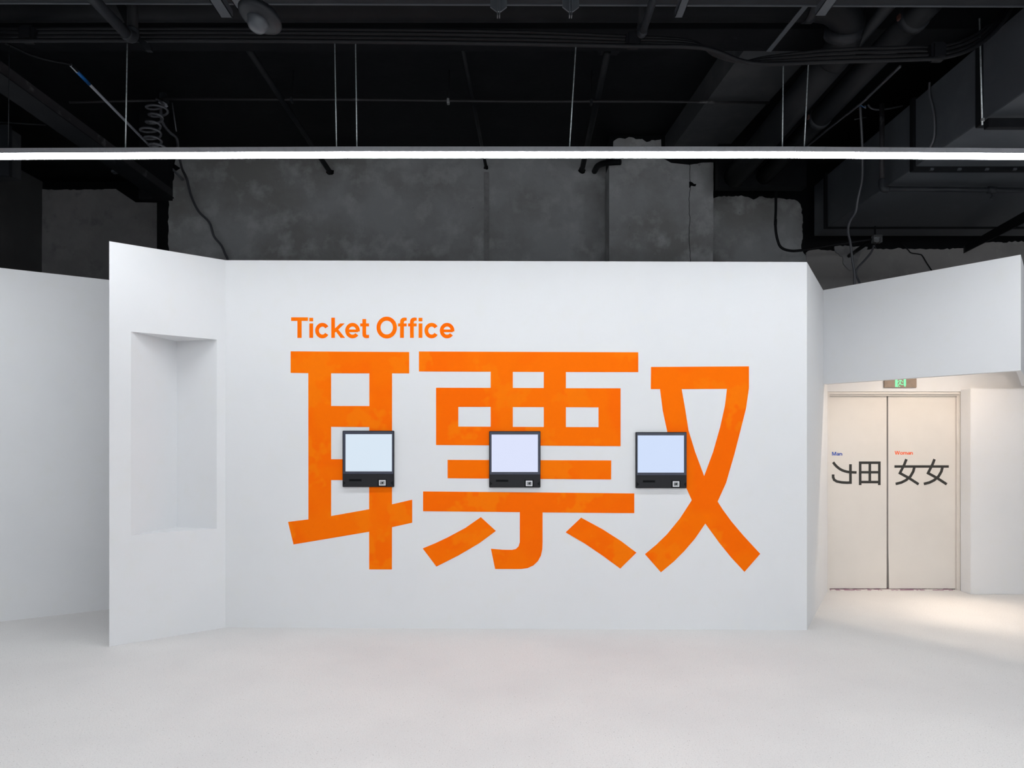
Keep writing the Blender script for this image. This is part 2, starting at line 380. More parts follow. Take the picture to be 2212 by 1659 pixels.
dl_ = quad(913.2, 1184.6, 940, 1173.5, 967, 1160.8, 1005, 1140.5, 1038.7, 1117, 1071.1, 1146.8, 1035.4, 1173.4, 989.9, 1200, 942.8, 1223.8)
dr_ = quad(1255.2, 1118.2, 1301.3, 1143, 1341.8, 1168.9, 1374.7, 1193.7, 1339.7, 1228.1, 1301.3, 1200, 1263.3, 1174.2, 1221.8, 1149.9)
tag(glyph('wall_character', [top2+holes, bar3, bar4, dl_, dr_], W, 'orange', off), 'widest orange painted character, in the middle, with a row of three small counters', 'lettering', 'big orange wall characters')
g3_ = [[(1406.3, 792.7), (1617.7, 791.4), (1617.7, 838.5), (1611.4, 882), (1601.3, 922.5), (1586, 982), (1568.4, 1042.8), (1550.1, 1083.4), (1562, 1102), (1579.7, 1126), (1605, 1156), (1642, 1196.2), (1608.1, 1235.2), (1579.7, 1204.6), (1554.4, 1173.4), (1523.5, 1130.9), (1501.3, 1163.3), (1478.5, 1189.9), (1455.7, 1212.7), (1427.6, 1236.2), (1393.2, 1197), (1417.7, 1176.5), (1440.5, 1154.4), (1468.4, 1120.3), (1494.4, 1080.3), (1482.8, 1054.7), (1466, 1015), (1452, 973), (1441.5, 932.7), (1431.6, 887), (1425.8, 840.5), (1405.8, 840.5)],
       [(1472.4, 840.5), (1479.7, 882), (1487.3, 930.1), (1501.3, 975.7), (1521, 1028.4), (1540.5, 975.7), (1555.7, 922.5), (1565.8, 877), (1570.4, 840)]]
tag(glyph('wall_character', [g3_], W, 'orange', off), 'right-hand orange painted character with two crossing curved strokes under a top bar', 'lettering', 'big orange wall characters')

# stroke-built grotesque letters, units: cap height 175, baseline 0, y up
def arch(x0, x1, h=124, s=31, y0=0):                  # the n-arch: shoulder plus right stem
    cx = (x0+x1)/2; r = (x1-x0)/2
    return ring2(cx, h-r*.98, r, r*.98, s-3, 0, 165, 18) + rect2(x1-s, y0, x1, h-r*.98+1)
def letter(c):
    g = []; add = lambda *l: g.append(list(l))
    if c == 'T': g += [rect2(0, 145, 142, 175), rect2(53, 0, 89, 150)]; w_ = 142
    elif c == 'i': g += [rect2(0, 0, 32, 123), rect2(0, 141, 32, 171)]; w_ = 31
    elif c == 'c': g += [ring2(61, 62, 61, 66, 32, 34, 326)]; w_ = 116
    elif c == 'e': g += [ring2(62, 62, 62, 66, 31, -7, 322), rect2(16, 49, 110, 71)]; w_ = 124
    elif c == 'k': g += [rect2(0, 0, 31, 172), [[(29, 42), (29, 78), (76, 123), (114, 123), (60, 71), (118, 0), (80, 0), (40, 53)]]]; w_ = 118
    elif c == 't': g += [rect2(0, 98, 75, 123), rect2(19, 30, 50, 160), [[(19, 34), (50, 34), (51, 29), (55, 26), (62, 25), (75, 26), (75, 0), (60, -2), (42, -1), (29, 5), (21, 16)]]]; w_ = 75
    elif c == 'O': g += [ring2(86, 88, 87, 93, 34, 0, 360, 56)]; w_ = 172
    elif c == 'o': g += [ring2(63, 62, 63, 66, 30, 0, 360, 48)]; w_ = 126
    elif c == 'f': g += [rect2(0, 98, 73, 123), rect2(17, 0, 49, 132), [[(17, 130), (49, 130), (50, 138), (54, 144), (61, 147), (73, 146), (73, 171), (58, 173), (40, 171), (27, 164), (19, 151)]]]; w_ = 73
    elif c == 'M': g += [[[(0, 0), (0, 175), (44, 175), (83, 52), (122, 175), (166, 175), (166, 0), (136, 0), (136, 128), (97, 0), (69, 0), (30, 128), (30, 0)]]]; w_ = 166
    elif c == 'W': g += [[[(0, 175), (34, 175), (64, 48), (93, 175), (127, 175), (156, 48), (186, 175), (220, 175), (174, 0), (140, 0), (110, 126), (80, 0), (46, 0)]]]; w_ = 220
    elif c == 'n': g += [rect2(0, 0, 31, 123), arch(6, 108)[:1], arch(6, 108)[1:]]; w_ = 108
    elif c == 'm': g += [rect2(0, 0, 31, 123), arch(6, 100)[:1], arch(6, 100)[1:], arch(76, 170)[:1], arch(76, 170)[1:]]; w_ = 170
    elif c == 'a': g += [ring2(45, 37, 45, 39, 26, 0, 360, 32), rect2(76, 0, 106, 88), ring2(56, 82, 50, 45, 27, -2, 158)]; w_ = 108
    return g, w_
def word(name, parts, y_base, scale, proj, m, off, parent, sx=1.0):
    for ch, x in parts:
        g, _ = letter(ch)
        glyph(name, [[[(x+px*scale*sx, y_base-py*scale) for px, py in l] for l in loops] for loops in g], proj, m, off, parent)
t_ = thing('title_lettering', 'small orange painted words Ticket Office above the large characters', 'lettering', W(805, 730))
S = 1/3.95
word('letter', [(c, 600+x*S) for c, x in (('T', 115), ('i', 270), ('c', 320), ('k', 457), ('e', 576), ('t', 704), ('O', 844), ('f', 1027), ('f', 1112), ('i', 1202), ('c', 1252), ('e', 1383))], 660+276*S, S, W, 'orange', off, t_)

def DP(px, py): return P(px, py, DD)
doff = (0, -.0015, 0)
def z3(pts): return [(1652+x*S, 720+y*S) for x, y in pts]
k = 31/175*S
def run(txt, x, sx, gap=15):
    out = []
    for c in txt: out.append((c, x)); x += (letter(c)[1]+gap)*k*sx
    return out
word('letter', run('Man', 1652+574*S, 1.18), 720+1043*S, k, DP, 'blue', doff, door_1, 1.18)
word('letter', run('Woman', 1652+1108*S, 1.14, 9), 720+1035*S, k, DP, 'red_orange', doff, door_2, 1.14)
sw = 22*S
strokes = [smooth_path([(x, y, 0) for x, y in [(583, 1100), (610, 1133), (650, 1163), (700, 1181), (750, 1186), (783, 1187)]], 4)]
p1 = [[stroke2(z3([(p[0], p[1]) for p in strokes[0]]), sw)], [stroke2(z3([(731, 1117), (731, 1274), (700, 1275), (655, 1272), (615, 1264), (592, 1250), (583, 1228), (583, 1204)]), sw)]]
glyph('door_character', p1, DP, 'ink', doff, door_1)
def zr(x0, y0, x1, y1): return [z3([(x0, y0), (x1, y0), (x1, y1), (x0, y1)])]
p2 = [[z3([(803, 1093), (988, 1093), (988, 1295), (966, 1295), (966, 1280), (825, 1280), (825, 1295), (803, 1295)]), z3([(825, 1115), (825, 1175), (885, 1175), (885, 1115)]), z3([(907, 1115), (907, 1175), (967, 1175), (967, 1115)]),
       z3([(825, 1196), (825, 1258), (885, 1258), (885, 1196)]), z3([(907, 1196), (907, 1258), (967, 1258), (967, 1196)])]]
glyph('door_character', p2, DP, 'ink', doff, door_1)
p3 = [zr(1106, 1126, 1570, 1147)]
for dx in (0, 240):
    p3.append([stroke2(z3([(1208+dx, 1074), (1192+dx, 1116), (1153+dx, 1193), (1232+dx, 1236), (1312+dx, 1288)]), sw)])
    p3.append([stroke2(z3([(1275+dx, 1145), (1267+dx, 1178), (1243+dx, 1220), (1205+dx, 1253), (1165+dx, 1273), (1117+dx, 1285)]), sw)])
glyph('door_character', p3, DP, 'ink', doff, door_2)

# ================================================================== TICKET MACHINES
def kiosk(X0, Y0, X1, Y1, sx0, sy0, sx1, sy1, scr, label):
    c0 = W((X0+X1)/2, Y1); t = thing('ticket_machine', label, 'ticket machine', c0, 'ticket machines on the wall')
    def slab(name, x0, y0, x1, y1, o0, o1, m, par=t, bev=0.0):
        q = [W(x, y)+wn*o0 for x, y in ((x0, y0), (x1, y0), (x1, y1), (x0, y1))]
        bm = prism(bmesh.new(), q, wn*(o1-o0))
        if bev: bmesh.ops.bevel(bm, geom=bm.edges[:], offset=bev, segments=2, affect='EDGES')
        return obj(name, bm, m, par)
    slab('housing', X0, Y0, X1, Y1, .0, .022, 'case', bev=.003)
    yp = Y1-28
    slab('bezel', X0+1.6, Y0+1.6, X1-1, yp, .021, .026, 'glass', bev=.001)
    slab('screen', sx0, sy0, sx1, sy1, .0255, .0268, scr)
    slab('lower_panel', X0+.8, yp+.3, X1-.6, Y1-.8, .021, .027, 'case', bev=.001)
    f = slab('ticket_slot', X0+14.5, Y1-17.3, X0+41.5, Y1-12.2, .0265, .0285, 'pipe_black', bev=.0006)
    slab('slot_mouth', X0+16, Y1-15.8, X0+40, Y1-13.6, .0284, .029, 'dark', f)
    rx_ = X0+79
    r = slab('card_reader', rx_, Y1-15, rx_+14.2, Y1-3.2, .0265, .0315, 'reader', bev=.0008)
    slab('reader_recess', rx_-2.6, Y1-16.6, rx_+16.4, Y1-1.6, .0262, .0275, 'dark')
    slab('scan_window', rx_+2.2, Y1-12.6, rx_+12, Y1-5.4, .0314, .0317, 'galv', r)
    bmq = bmesh.new(); cc = W(rx_+7.4, Y1-9)+wn*.0318
    u = Vector((math.cos(th), math.sin(th), 0))
    prism(bmq, [cc+u*.008, cc+Vector((0, 0, .009)), cc-u*.008, cc-Vector((0, 0, .009))], wn*.0006)
    obj('lens', bmq, 'dark', r)
    for sgn, xx in ((1, X0+1.0), (-1, X1-1.0)):
        q = [W(xx, Y1-14)+wn*.0268, W(xx+sgn*6.2, Y1-8.5)+wn*.0268, W(xx, Y1-2.8)+wn*.0268]
        obj('speaker_grille', prism(bmesh.new(), q, wn*.001), 'pipe_black', t)
    return t
kiosk(741.3, 930.5, 852, 1051.6, 748.2, 938, 847.9, 1018, 'scr1', 'black wall ticket machine on the left, its screen pale cyan')
kiosk(1056.8, 931.5, 1167.3, 1052.8, 1062.2, 938.8, 1161.8, 1019.2, 'scr2', 'black wall ticket machine in the middle, over the central character')
kiosk(1372.5, 933.5, 1482, 1054.2, 1376.4, 940.6, 1475.8, 1020.6, 'scr3', 'black wall ticket machine on the right, its screen the bluest')

# ================================================================== EXIT SIGN
sd = DW-.02
t_ = thing('exit_sign', 'small bronze emergency exit sign with a green running figure above the toilet doors', 'sign', P(1945, 837, sd))
sz0 = EYE+(HY-837.5)/F*sd
obj('sign_plate', cbox((DX(1910.3, sd), sd, sz0), (DX(1980.5, sd), DW, sz0+.145), .004), 'sign', t_)
def SP(px, py): return P(px, py, sd)
so = (0, -.001, 0)
glyph('running_figure', [[stroke2([(1939, 826), (1943, 821.5), (1947, 821.5), (1950, 826)], 1.4)], [stroke2([(1946, 821), (1943.5, 827), (1940.5, 833)], 1.8)], [stroke2([(1944.5, 826), (1946, 830.5), (1951, 830.8)], 1.8)],
     ring2(1948, 816.2, 2.2, 2.2, 2.0, 0, 350, 14), [stroke2([(1942, 834.8), (1944.5, 835.5)], 1.6)]], SP, 'green', so, t_)
glyph('door_pictogram', [[[(1933.6, 812), (1957, 812), (1957, 832), (1955.5, 836), (1953, 834), (1952, 831), (1952, 815), (1939, 815), (1939, 833), (1941, 836), (1933.6, 836)]]], SP, 'green', so, t_)

# ================================================================== LINEAR LIGHTS
LD = P(0, 0, 4.54).y; LW = .088; LHT = .033; DH = .0075
zt_ = EYE+(HY-316.6)/F*4.54
def linear_light(xa, za, xb, zb_, y, label, grp='continuous row of suspended linear lights'):
    t = thing('linear_light', label, 'ceiling light', ((xa+xb)/2, y+LW/2, (za+zb_)/2-LHT), grp)
    def bar(name, y0, y1, dz0, dz1, m, xa_=xa, xb_=xb):
        bm = bmesh.new()
        zz = lambda x, dz: za+(zb_-za)*(x-xa)/(xb-xa)+dz
        q = [(xa_, y0, zz(xa_, dz0)), (xb_, y0, zz(xb_, dz0)), (xb_, y0, zz(xb_, dz1)), (xa_, y0, zz(xa_, dz1))]
        prism(bm, q, (0, y1-y0, 0)); return obj(name, bm, m, t)
    bar('housing', y, y+LW, -LHT, 0, 'alu', xa+.0015, xb-.0015)
    bar('diffuser', y+.001, y+LW-.001, -LHT-DH, -LHT, 'led', xa+.002, xb-.002)
    bar('joint_plate', y+.01, y+.05, 0, .004, 'copper', xb-.07 if xb < 1.5 else xb-.05, xb-.001)
    return t
j0, j1 = (744-CX)/F*4.54, (1718-CX)/F*4.54; LEN = j1-j0
rows = [(j0-2*LEN, zt_-.03, j0-LEN, zt_-.013, 'suspended linear light added at the far left of the row, outside the frame'),  # unseen extra unit, added to brighten the far-left wall
        (j0-LEN, zt_-.013, j0, zt_, 'suspended linear light, left of the three in the lit row'),
        (j0, zt_, j1, zt_, 'suspended linear light, middle of the three in the lit row'),
        (j1, zt_, j1+LEN, zt_-.022, 'suspended linear light, right of the three in the lit row')]
for (xa, za, xb, zb_, lb) in rows: linear_light(xa, za, xb, zb_, 4.54, lb)
for yy, wh in ((1.9, 'almost above'), (.4, 'just behind'), (-1.2, 'well behind'), (-2.9, 'farthest behind')):                                # unseen rows of the same lamp, added to brighten the walls and floor
    for kx, nm in ((.3, 'left'), (1.305, 'middle'), (2.31, 'right')):
        linear_light(j0-LEN+kx*LEN, zt_, j0+kx*LEN, zt_, yy, '%s suspended linear light of the unseen row added %s the camera' % (nm, wh), 'added linear lights behind the camera')

# ================================================================== CEILING SERVICES
BD = 4.58                                             # depth of the cable bundle the light hangs from
def pts(l, d=None, z=None):
    return [P(x, y, d) if d else PZ(x, y, z) for x, y in l]
rods = [((20, 97), (18, 320), 'dim threaded rod at the left edge of the picture'), ((275, 94), (271, 318), 'threaded rod hanging the light, the single one left of the loops of cable'),
        ((723, 92), (727, 316.5), 'threaded rod hanging the light, left one of the centre-left pair'), ((768, 93), (771, 316.5), 'threaded rod hanging the light, right one of the centre-left pair'),
        ((1244, 100), (1230, 316.5), 'leaning threaded rod hanging the light above the concrete pillar'), ((1692, 142), (1690, 316.5), 'threaded rod hanging the light, left one of the right-hand pair'),
        ((1746, 140), (1737, 316.5), 'threaded rod hanging the light, right one of the right-hand pair')]
for i, (a, b, lb) in enumerate(rods):
    q = [P(*a, 4.585), P(*b, 4.585)]
    q[1].z = zt_-.004 if i > 1 else zt_-.008
    o = tubeo('threaded_rod', q, .0042 if i else .003, 'rod' if i else 'pipe_grey', seg=8)
    tag(o, lb, 'rod', 'rods hanging the linear lights')
    if i: obj('nut', tube(bmesh.new(), [q[1]+Vector((0, 0, .003)), q[1]+Vector((0, 0, .014))], .008, 6), 'galv', o)

# cable bundle: four cables along the room, dipping on the right
offs = [(0, 0, .0145, 'lowest and thickest of the black cables crossing the ceiling'), (-9, .028, .011, 'second lowest black cable crossing the ceiling'),
        (-18, .054, .011, 'third black cable crossing the ceiling, above two others'), (-26, .078, .009, 'topmost black cable crossing the ceiling')]
for (dy, dd, r, lb) in offs:
    k = dy/26
    l = [(-160, 88+dy), (300, 87+dy), (700, 89+dy), (1100, 94+dy), (1350, 99+dy*.8), (1490, 101+dy*.5), (1545, 110+dy*.1+(-dy*.5)), (1600, 131-dy*.1), (1660, 138+dy*.6), (1800, 133+dy*1.0), (1950, 129+dy*1.05), (2050, 122+dy*1.0), (2120, 92+dy), (2178, 30+dy), (2195, -40+dy)]
    tag(tubeo('cable', smooth_path(pts(l, BD+dd)), r, 'cable', seg=8), lb, 'cable', 'black cables crossing the ceiling')
for (x, y0, y1, lb) in ((1368, 70, 104, 'black tape wrapped round the cable bundle under the elbow pipe'), (2025, 92, 132, 'black tape wrapped round the cable bundle at the right'), (60, 56, 92, 'black tape wrapped round the cable bundle at the left')):
    a = P(x-16, (y0+y1)/2, BD+.01); b = P(x+16, (y0+y1)/2, BD+.01); h_ = (y1-y0)/2/F*BD-.002
    bm = cbox((a.x, BD-.022, a.z-h_), (b.x, BD+.05, a.z+h_), .016)
    tag(obj('tape_wrap', bm, 'cable'), lb, 'tape')
# near dark tray along the top edge
zN = 4.35; dN = (zN-EYE)*F/(HY-5)
t_ = thing('cable_tray', 'dark grey tray running along the very top edge of the picture', 'cable tray', (0, dN, zN))
pl = PZ(-200, 4, zN); pr = PZ(2240, 12, zN)
prism_ = prism(bmesh.new(), [(pl.x, pl.y, zN), (pr.x, pr.y, zN), (pr.x, pr.y-.35, zN), (pl.x, pl.y-.35, zN)], (0, 0, .08)); obj('tray_bottom', prism_, 'pipe_grey', t_)
bm = prism(bmesh.new(), [(pl.x, pl.y+.012, zN-.006), (pr.x, pr.y+.012, zN-.006), (pr.x, pr.y, zN-.006), (pl.x, pl.y, zN-.006)], (0, 0, .09)); obj('tray_lip', bm, 'duct', t_)
# transverse drain with its elbow and the three long pipes
zc = 4.61; y_ = 4.74
t_ = thing('drain_pipe', 'wide black drain crossing the top of the picture and bending back at the right', 'pipe', (0, y_, zc))
P1z = 4.40; X1 = 2.38
tubeo('pipe_run', [(-6.1, y_, zc), (2.10, y_, zc)], .122, 'pipe_black', t_, 24)
tubeo('elbow', smooth_path([(2.08, y_, zc), (2.24, y_+.01, zc-.02), (2.36, y_+.07, zc-.08), (2.39, y_+.2, zc-.17), (X1, y_+.34, P1z)]), .118, 'pipe_black', t_, 24)
tubeo('pipe_clamp', [(2.04, y_, zc), (2.10, y_, zc)], .130, 'pipe_grey', t_, 24)
tubeo('pipe_clamp', [(2.36, y_+.10, zc-.10), (2.375, y_+.155, zc-.135)], .132, 'pipe_grey', t_, 24)
tubeo('pipe_run', [(X1, y_+.33, P1z), (X1, 7.30, P1z)], .117, 'pipe_black', t_, 24)
t_ = tag(tubeo('drain_pipe', [(2.555, 4.40, 4.52), (2.555, 7.30, 4.52)], .045, 'pipe_grey', None, 16), 'slim dark pipe running back between two thicker ones at the right', 'pipe')
t_ = thing('drain_pipe', 'thick dark pipe with ring clamps, right-hand one of the three running back', 'pipe', (2.695, 5.8, 4.40))
tubeo('pipe_run', [(2.695, 4.40, 4.40), (2.695, 7.30, 4.40)], .088, 'pipe_black', t_, 24)
for yy in (4.55, 5.95):
    tubeo('pipe_clamp', [(2.695, yy, 4.40), (2.695, yy+.055, 4.40)], .098, 'pipe_grey', t_, 24)
    obj('clamp_bolt', cbox((2.585, yy+.01, 4.385), (2.612, yy+.045, 4.42), .003), 'rust', t_)
# concrete beams
tag_b = lambda o, lb: tag(o, lb, 'beam')
q = [PZ(1650, 50, 4.75), PZ(1459, 311, 4.75), PZ(1576, 314, 4.75), PZ(1762, 107, 4.75)]
q[1] = q[0]+(q[1]-q[0])*1.30; q[2] = q[3]+(q[2]-q[3])*1.34
for v in (q[1], q[2]): v.y = min(v.y, 7.99)
struct(obj('ceiling_beam_right', prism(bmesh.new(), q, (0, 0, .25)), 'beam'))
zb_ = 4.70; yb = (zb_-EYE)*F/(HY-62)
struct(obj('ceiling_beam_cross', cbox((-6.2, yb, zb_), (7.6, yb+.3, SLAB), .004), 'black'))
# steel channels pointing back near the top edge
def channel(l, z, wd, lb, m='duct'):
    a = PZ(*l[0], z); b = PZ(*l[1], z); u = (b-a).normalized(); s = Vector((u.y, -u.x, 0))*wd/2
    t = thing('steel_channel', lb, 'channel', b, 'steel channels at the top edge')
    obj('web', prism(bmesh.new(), [a-s, a+s, b+s, b-s], (0, 0, .004)), m, t)
    for sg in (1, -1):
        o1 = s*sg; o2 = s*sg*.86
        obj('flange', prism(bmesh.new(), [a+o1, b+o1, b+o2, a+o2], (0, 0, .045)), m, t)
    return t
channel([(452, -20), (490, 38)], 4.25, .075, 'dark steel channel ending beside the dome fixture, its left side')
channel([(497, -20), (526, 22)], 4.25, .07, 'dark steel channel ending against the top of the dome fixture')
channel([(1488, -20), (1466, 38)], 4.25, .05, 'narrow dark steel channel right of the tall elbow pipe')
channel([(1818, -30), (1772, 34)], 4.25, .07, 'dark steel channel in front of the drain elbow')
a = PZ(1750, 2, 4.42); b = PZ(1660, 112, 4.42)
s = Vector((.018, 0, 0))
tag(obj('steel_angle', prism(bmesh.new(), [a-s, a+s, b+s, b-s], (0, 0, .006)), 'duct'), 'slim pale steel angle slanting down in front of the concrete beam', 'channel')
for x, lb in ((1077, 'pointed hanger plate at the top edge, left of the two'), (1233, 'pointed hanger plate at the top edge, right of the two')):
    dh = 3.9
    t_ = thing('hanger_bracket', lb, 'bracket', P(x, 20, dh), 'pointed hanger brackets at the top edge')
    obj('plate', prism(bmesh.new(), pts([(x-18, -30), (x+18, -30), (x+18, 14), (x+5, 24), (x-5, 24), (x-18, 14)], dh), (0, .012, 0)), 'duct', t_)
    for dx in (-2.2, 2.2): obj('blade', prism(bmesh.new(), pts([(x+dx-1, -30), (x+dx+1, -30), (x+dx+1-(1 if x > 1200 else 0), 40), (x+dx-1-(1 if x > 1200 else 0), 40)], dh-.02), (0, -.03, 0)), 'galv' if 0 else 'duct', t_)
# elbow conduits coming from above the camera
for (x0_, x1_, ye, z, r, m, lb) in ((198, 283, 84, 4.17, .033, 'pipe_grey', 'dark conduit slanting from the top left edge and turning straight up'), (1407, 1386, 78, 4.17, .023, 'pipe_grey', 'dark conduit at the top centre-right that turns straight up')):
    e_ = PZ(x1_, ye, z)
    a = PZ(x1_+(x1_-CX)*(-ye-120)/(ye-HY)*1.0, -120, z); a.x = e_.x
    l = [a, (e_.x, e_.y-.06, z), (e_.x, e_.y-.02, z+.006), (e_.x, e_.y+.012, z+.03), (e_.x, e_.y+.018, z+.07), (e_.x, e_.y+.018, SLAB)]
    t_ = thing('conduit_pipe', lb, 'pipe', e_)
    tubeo('pipe_run', [Vector(p) for p in l[:2]], r, m, t_, 16)
    tubeo('elbow', smooth_path(l[1:5]), r*1.22, m, t_, 16)
    tubeo('riser', [Vector(p) for p in l[4:]], r*1.0, 'pipe_black', t_, 16)
# dark plate brackets beside the left conduit
tag(obj('steel_bracket', prism(bmesh.new(), pts([(240, -10), (258, -10), (296, 50), (296, 75), (326, 98), (326, 108), (314, 108), (276, 62)], 4.51), (0, .03, 0)), 'pipe_black'), 'black folded steel bracket just right of the left elbow conduit', 'bracket')
# dome fixture
def lathe(bm, prof, seg=28):
    rings = []
    for (r, z) in prof: rings.append([bm.verts.new((r*math.cos(2*math.pi*k/seg), r*math.sin(2*math.pi*k/seg), z)) for k in range(seg)])
    for i in range(len(rings)-1):
        for k in range(seg): bm.faces.new((rings[i][k], rings[i][(k+1) % seg], rings[i+1][(k+1) % seg], rings[i+1][k]))
    bm.faces.new(rings[0]); bm.faces.new(rings[-1]); return bm
dc = P(562, 36, 3.8)
t_ = thing('dome_fixture', 'round dark grey dome with a blunt nose hanging at the top left of centre', 'ceiling fixture', dc)
Rm = Matrix.Translation(dc) @ Matrix.Rotation(math.radians(16), 4, 'Y') @ Matrix.Rotation(math.radians(-8), 4, 'X')
for nm, prof, m in (('dome_shell', [(.02, .05), (.07, .045), (.102, .03), (.118, .008), (.122, 0), (.118, -.012), (.106, -.022), (.085, -.03)], 'pipe_grey'), ('nose', [(.066, -.024), (.056, -.045), (.05, -.066), (.042, -.078), (.026, -.085), (.004, -.087)], 'duct')):
    bm = lathe(bmesh.new(), prof); bm.transform(Rm); obj(nm, bm, m, t_, True)
tubeo('stem', [dc+Vector((0, 0, .06)), Vector((dc.x, dc.y, SLAB))], .012, 'pipe_black', t_)
# thin pipes entering the back wall
def ypipe(a, zz, xw, yw, r, m, lb, hole=True):
    z = EYE+(HY-yw)/F*BACK; e_ = P(xw, yw, BACK-.01); s_ = PZ(a[0], a[1], z)
    o = tubeo('ceiling_pipe', [s_, e_], r, m, seg=12); tag(o, lb, 'pipe', 'thin pipes running into the bare wall')
    if hole:
        bm = bmesh.new(); n = 14
        lp = [e_+Vector((math.cos(6.283*k/n)*random.uniform(1.1, 1.9)*r, 0, math.sin(6.283*k/n)*random.uniform(1.0, 1.6)*r)) for k in range(n)]
        loops_prism(bm, [lp], (0, -.004, 0)); obj('wall_hole', bm, 'dark', o)
    return o
ypipe((538, 108), 0, 713, 372, .028, 'pipe_black', 'dark pipe slanting right and down into the bare wall, left of centre')
ypipe((998, 96), 0, 1050, 362, .018, 'pipe_black', 'thinnest of the dark pipes, ending at the pale strip on the bare wall')
ypipe((1312, 112), 0, 1257, 368, .030, 'pipe_black', 'dark pipe leaning left and down into the bare wall beside the pillar')
o = tag(tubeo('ceiling_pipe', smooth_path([P(1340, 350, 7.5), P(1310, 352, 7.6), P(1292, 358, 7.8), P(1284, 370, BACK-.005)]), .033, 'pipe_black', seg=12), 'short dark bent stub going into the bare wall left of the pillar', 'pipe')
for (x, y, lb) in ((502, 98, 'black ceiling box above the left slanting pipe'), (1316, 107, 'black ceiling box above the pipe beside the pillar')):
    a = P(x, y, 5.6); tag(obj('ceiling_box', cbox((a.x-.085, a.y-.05, a.z-.028), (a.x+.085, a.y+.05, a.z+.05), .015), 'cable'), lb, 'box')
# cross conduits
for (l, r, m, lb) in (([(150, 221), (250, 219), (338, 217)], .011, 'scuffed', 'scuffed thin conduit crossing behind the pale plastic pipe at the left'),
                      ([(345, 214), (760, 215), (1100, 219), (1400, 219), (1662, 222)], .0115, 'scuffed', 'long scuffed thin conduit crossing the whole black ceiling'),
                      ([(-40, 262), (0, 264), (100, 270)], .008, 'pipe_black', 'short dark conduit crossing at the left edge')):
    o = tag(tubeo('conduit_pipe', pts(l, 6.3), r, m, seg=10), lb, 'pipe', 'thin conduits crossing the ceiling')
for x, y in ((630, 214), (968, 217), (1277, 219)):
    q = P(x, y, 6.3); t_ = tubeo('drop_wire', [q+Vector((0, .02, -.03)), Vector((q.x+.01, q.y+.02, SLAB))], .004, 'pipe_black', seg=6)
    tag(t_, {630: 'thin drop wire holding the long conduit, left of centre', 968: 'thin drop wire holding the long conduit, at the centre', 1277: 'thin drop wire holding the long conduit, right of centre'}[x], 'wire', 'drop wires holding the long conduit')
    obj('wire_clip', cbox((q.x-.012, q.y-.015, q.z-.03), (q.x+.012, q.y+.03, q.z+.018), .004), 'galv' if x == 968 else 'pipe_grey', t_)
# left channel beam with scuffs
bx = thing('steel_beam', 'scuffed dark steel beam slanting down from the left edge', 'beam', (-3.6, 5.5, 4.1))
obj('beam_box', cbox((-3.70, 3.4, 4.10), (-3.53, 7.1, 4.19), .003), 'scuffed', bx)
obj('bottom_flange', cbox((-3.715, 3.4, 4.092), (-3.515, 7.1, 4.101)), 'pipe_black', bx)
a = P(240, 372, 7.0); b = P(290, 362, 7.0)
tag(obj('steel_bracket', prism(bmesh.new(), [a, b, b+Vector((0, 0, .022)), a+Vector((0, 0, .022))], (0, .06, 0)), 'duct'), 'short pale bar under the scuffed beam, below the light', 'bracket')
struct(obj('ceiling_downstand_left', cbox((P(300, 0, 7.1).x, 7.1, 4.09), (P(367, 0, 7.1).x, 7.16, SLAB)), 'black'))
struct(obj('ceiling_beam_rear', cbox((P(1552, 0, 7.3).x, 7.3, 4.29), (P(1742, 0, 7.3).x, 7.42, SLAB)), 'black'))
# hanging duct end at the far left
t_ = thing('air_duct', 'boxy dark duct end at the left edge, cut by the picture border', 'air duct', P(20, 380, 6.6))
a = P(-140, 300, 6.6); b = P(21, 378, 6.6)
obj('duct_body', cbox((a.x, 6.6, b.z), (b.x, 6.76, P(0, 276, 6.6).z), .006), 'beam', t_)
obj('duct_flange', cbox((a.x, 6.57, b.z-.02), (b.x+.015, 6.61, P(0, 272, 6.6).z)), 'pipe_grey', t_)
# pale conduit with blue tape
za_ = 4.65; a = PZ(152, 140, za_); b = P(395, 388, BACK-.005)
t_ = thing('plastic_conduit', 'pale plastic conduit with a band of blue tape slanting behind the light at the left', 'pipe', a)
u = (b-a).normalized()
tubeo('pipe_run', [a, b], .0125, 'conduit', t_, 12)
tubeo('blue_band', [a+u*.10, a+u*.30], .0145, 'tape', t_, 12)
tag(tubeo('cable', smooth_path([PZ(10, 93, za_), PZ(30, 102, za_), PZ(70, 120, za_), PZ(110, 131, za_), PZ(152, 140, za_), a+u*.12]), .011, 'cable', seg=8), 'black cable sagging into the open end of the pale conduit', 'cable')
# coiled cable
cp = [P(338, 214, 6.3), P(342, 216, 6.27)]
cl = [(344, 205), (330, 222), (340, 256), (330, 274), (334, 291), (326, 302), (330, 316), (338, 326)]
n = 6*18
for i in range(n):
    t = i/(n-1); yv = 224+t*98; cx_ = 334+7*math.sin(t*8)-3*t; a_ = t*6*2*math.pi
    rr = 19+4*math.sin(t*13)
    cp.append(P(cx_+rr*math.cos(a_), yv+rr*.42*math.sin(a_-.5)+.25*rr*math.cos(a_), 6.2+.06*math.sin(a_)))
tag(tubeo('cable', cp, .011, 'cable_grey', seg=6), 'loose coil of dark grey cable hanging above the light at the left', 'cable')
l = [(347, 232), (350, 262), (366, 285), (382, 300), (385, 330), (390, 350), (394, 366), (404, 388), (412, 420), (428, 455), (452, 480), (462, 510), (478, 530), (486, 548), (492, 562), (500, 600)]
tag(tubeo('cable', smooth_path([P(x, y, 6.36 if y < 270 else 6.6 if y < 290 else 6.8 if y < 310 else 7.2 if y < 340 else 7.6 if y < 360 else 7.93) for x, y in l], 5), .0135, 'cable_grey', seg=8), 'dark cable winding down the bare wall at the left to behind the partition', 'cable')
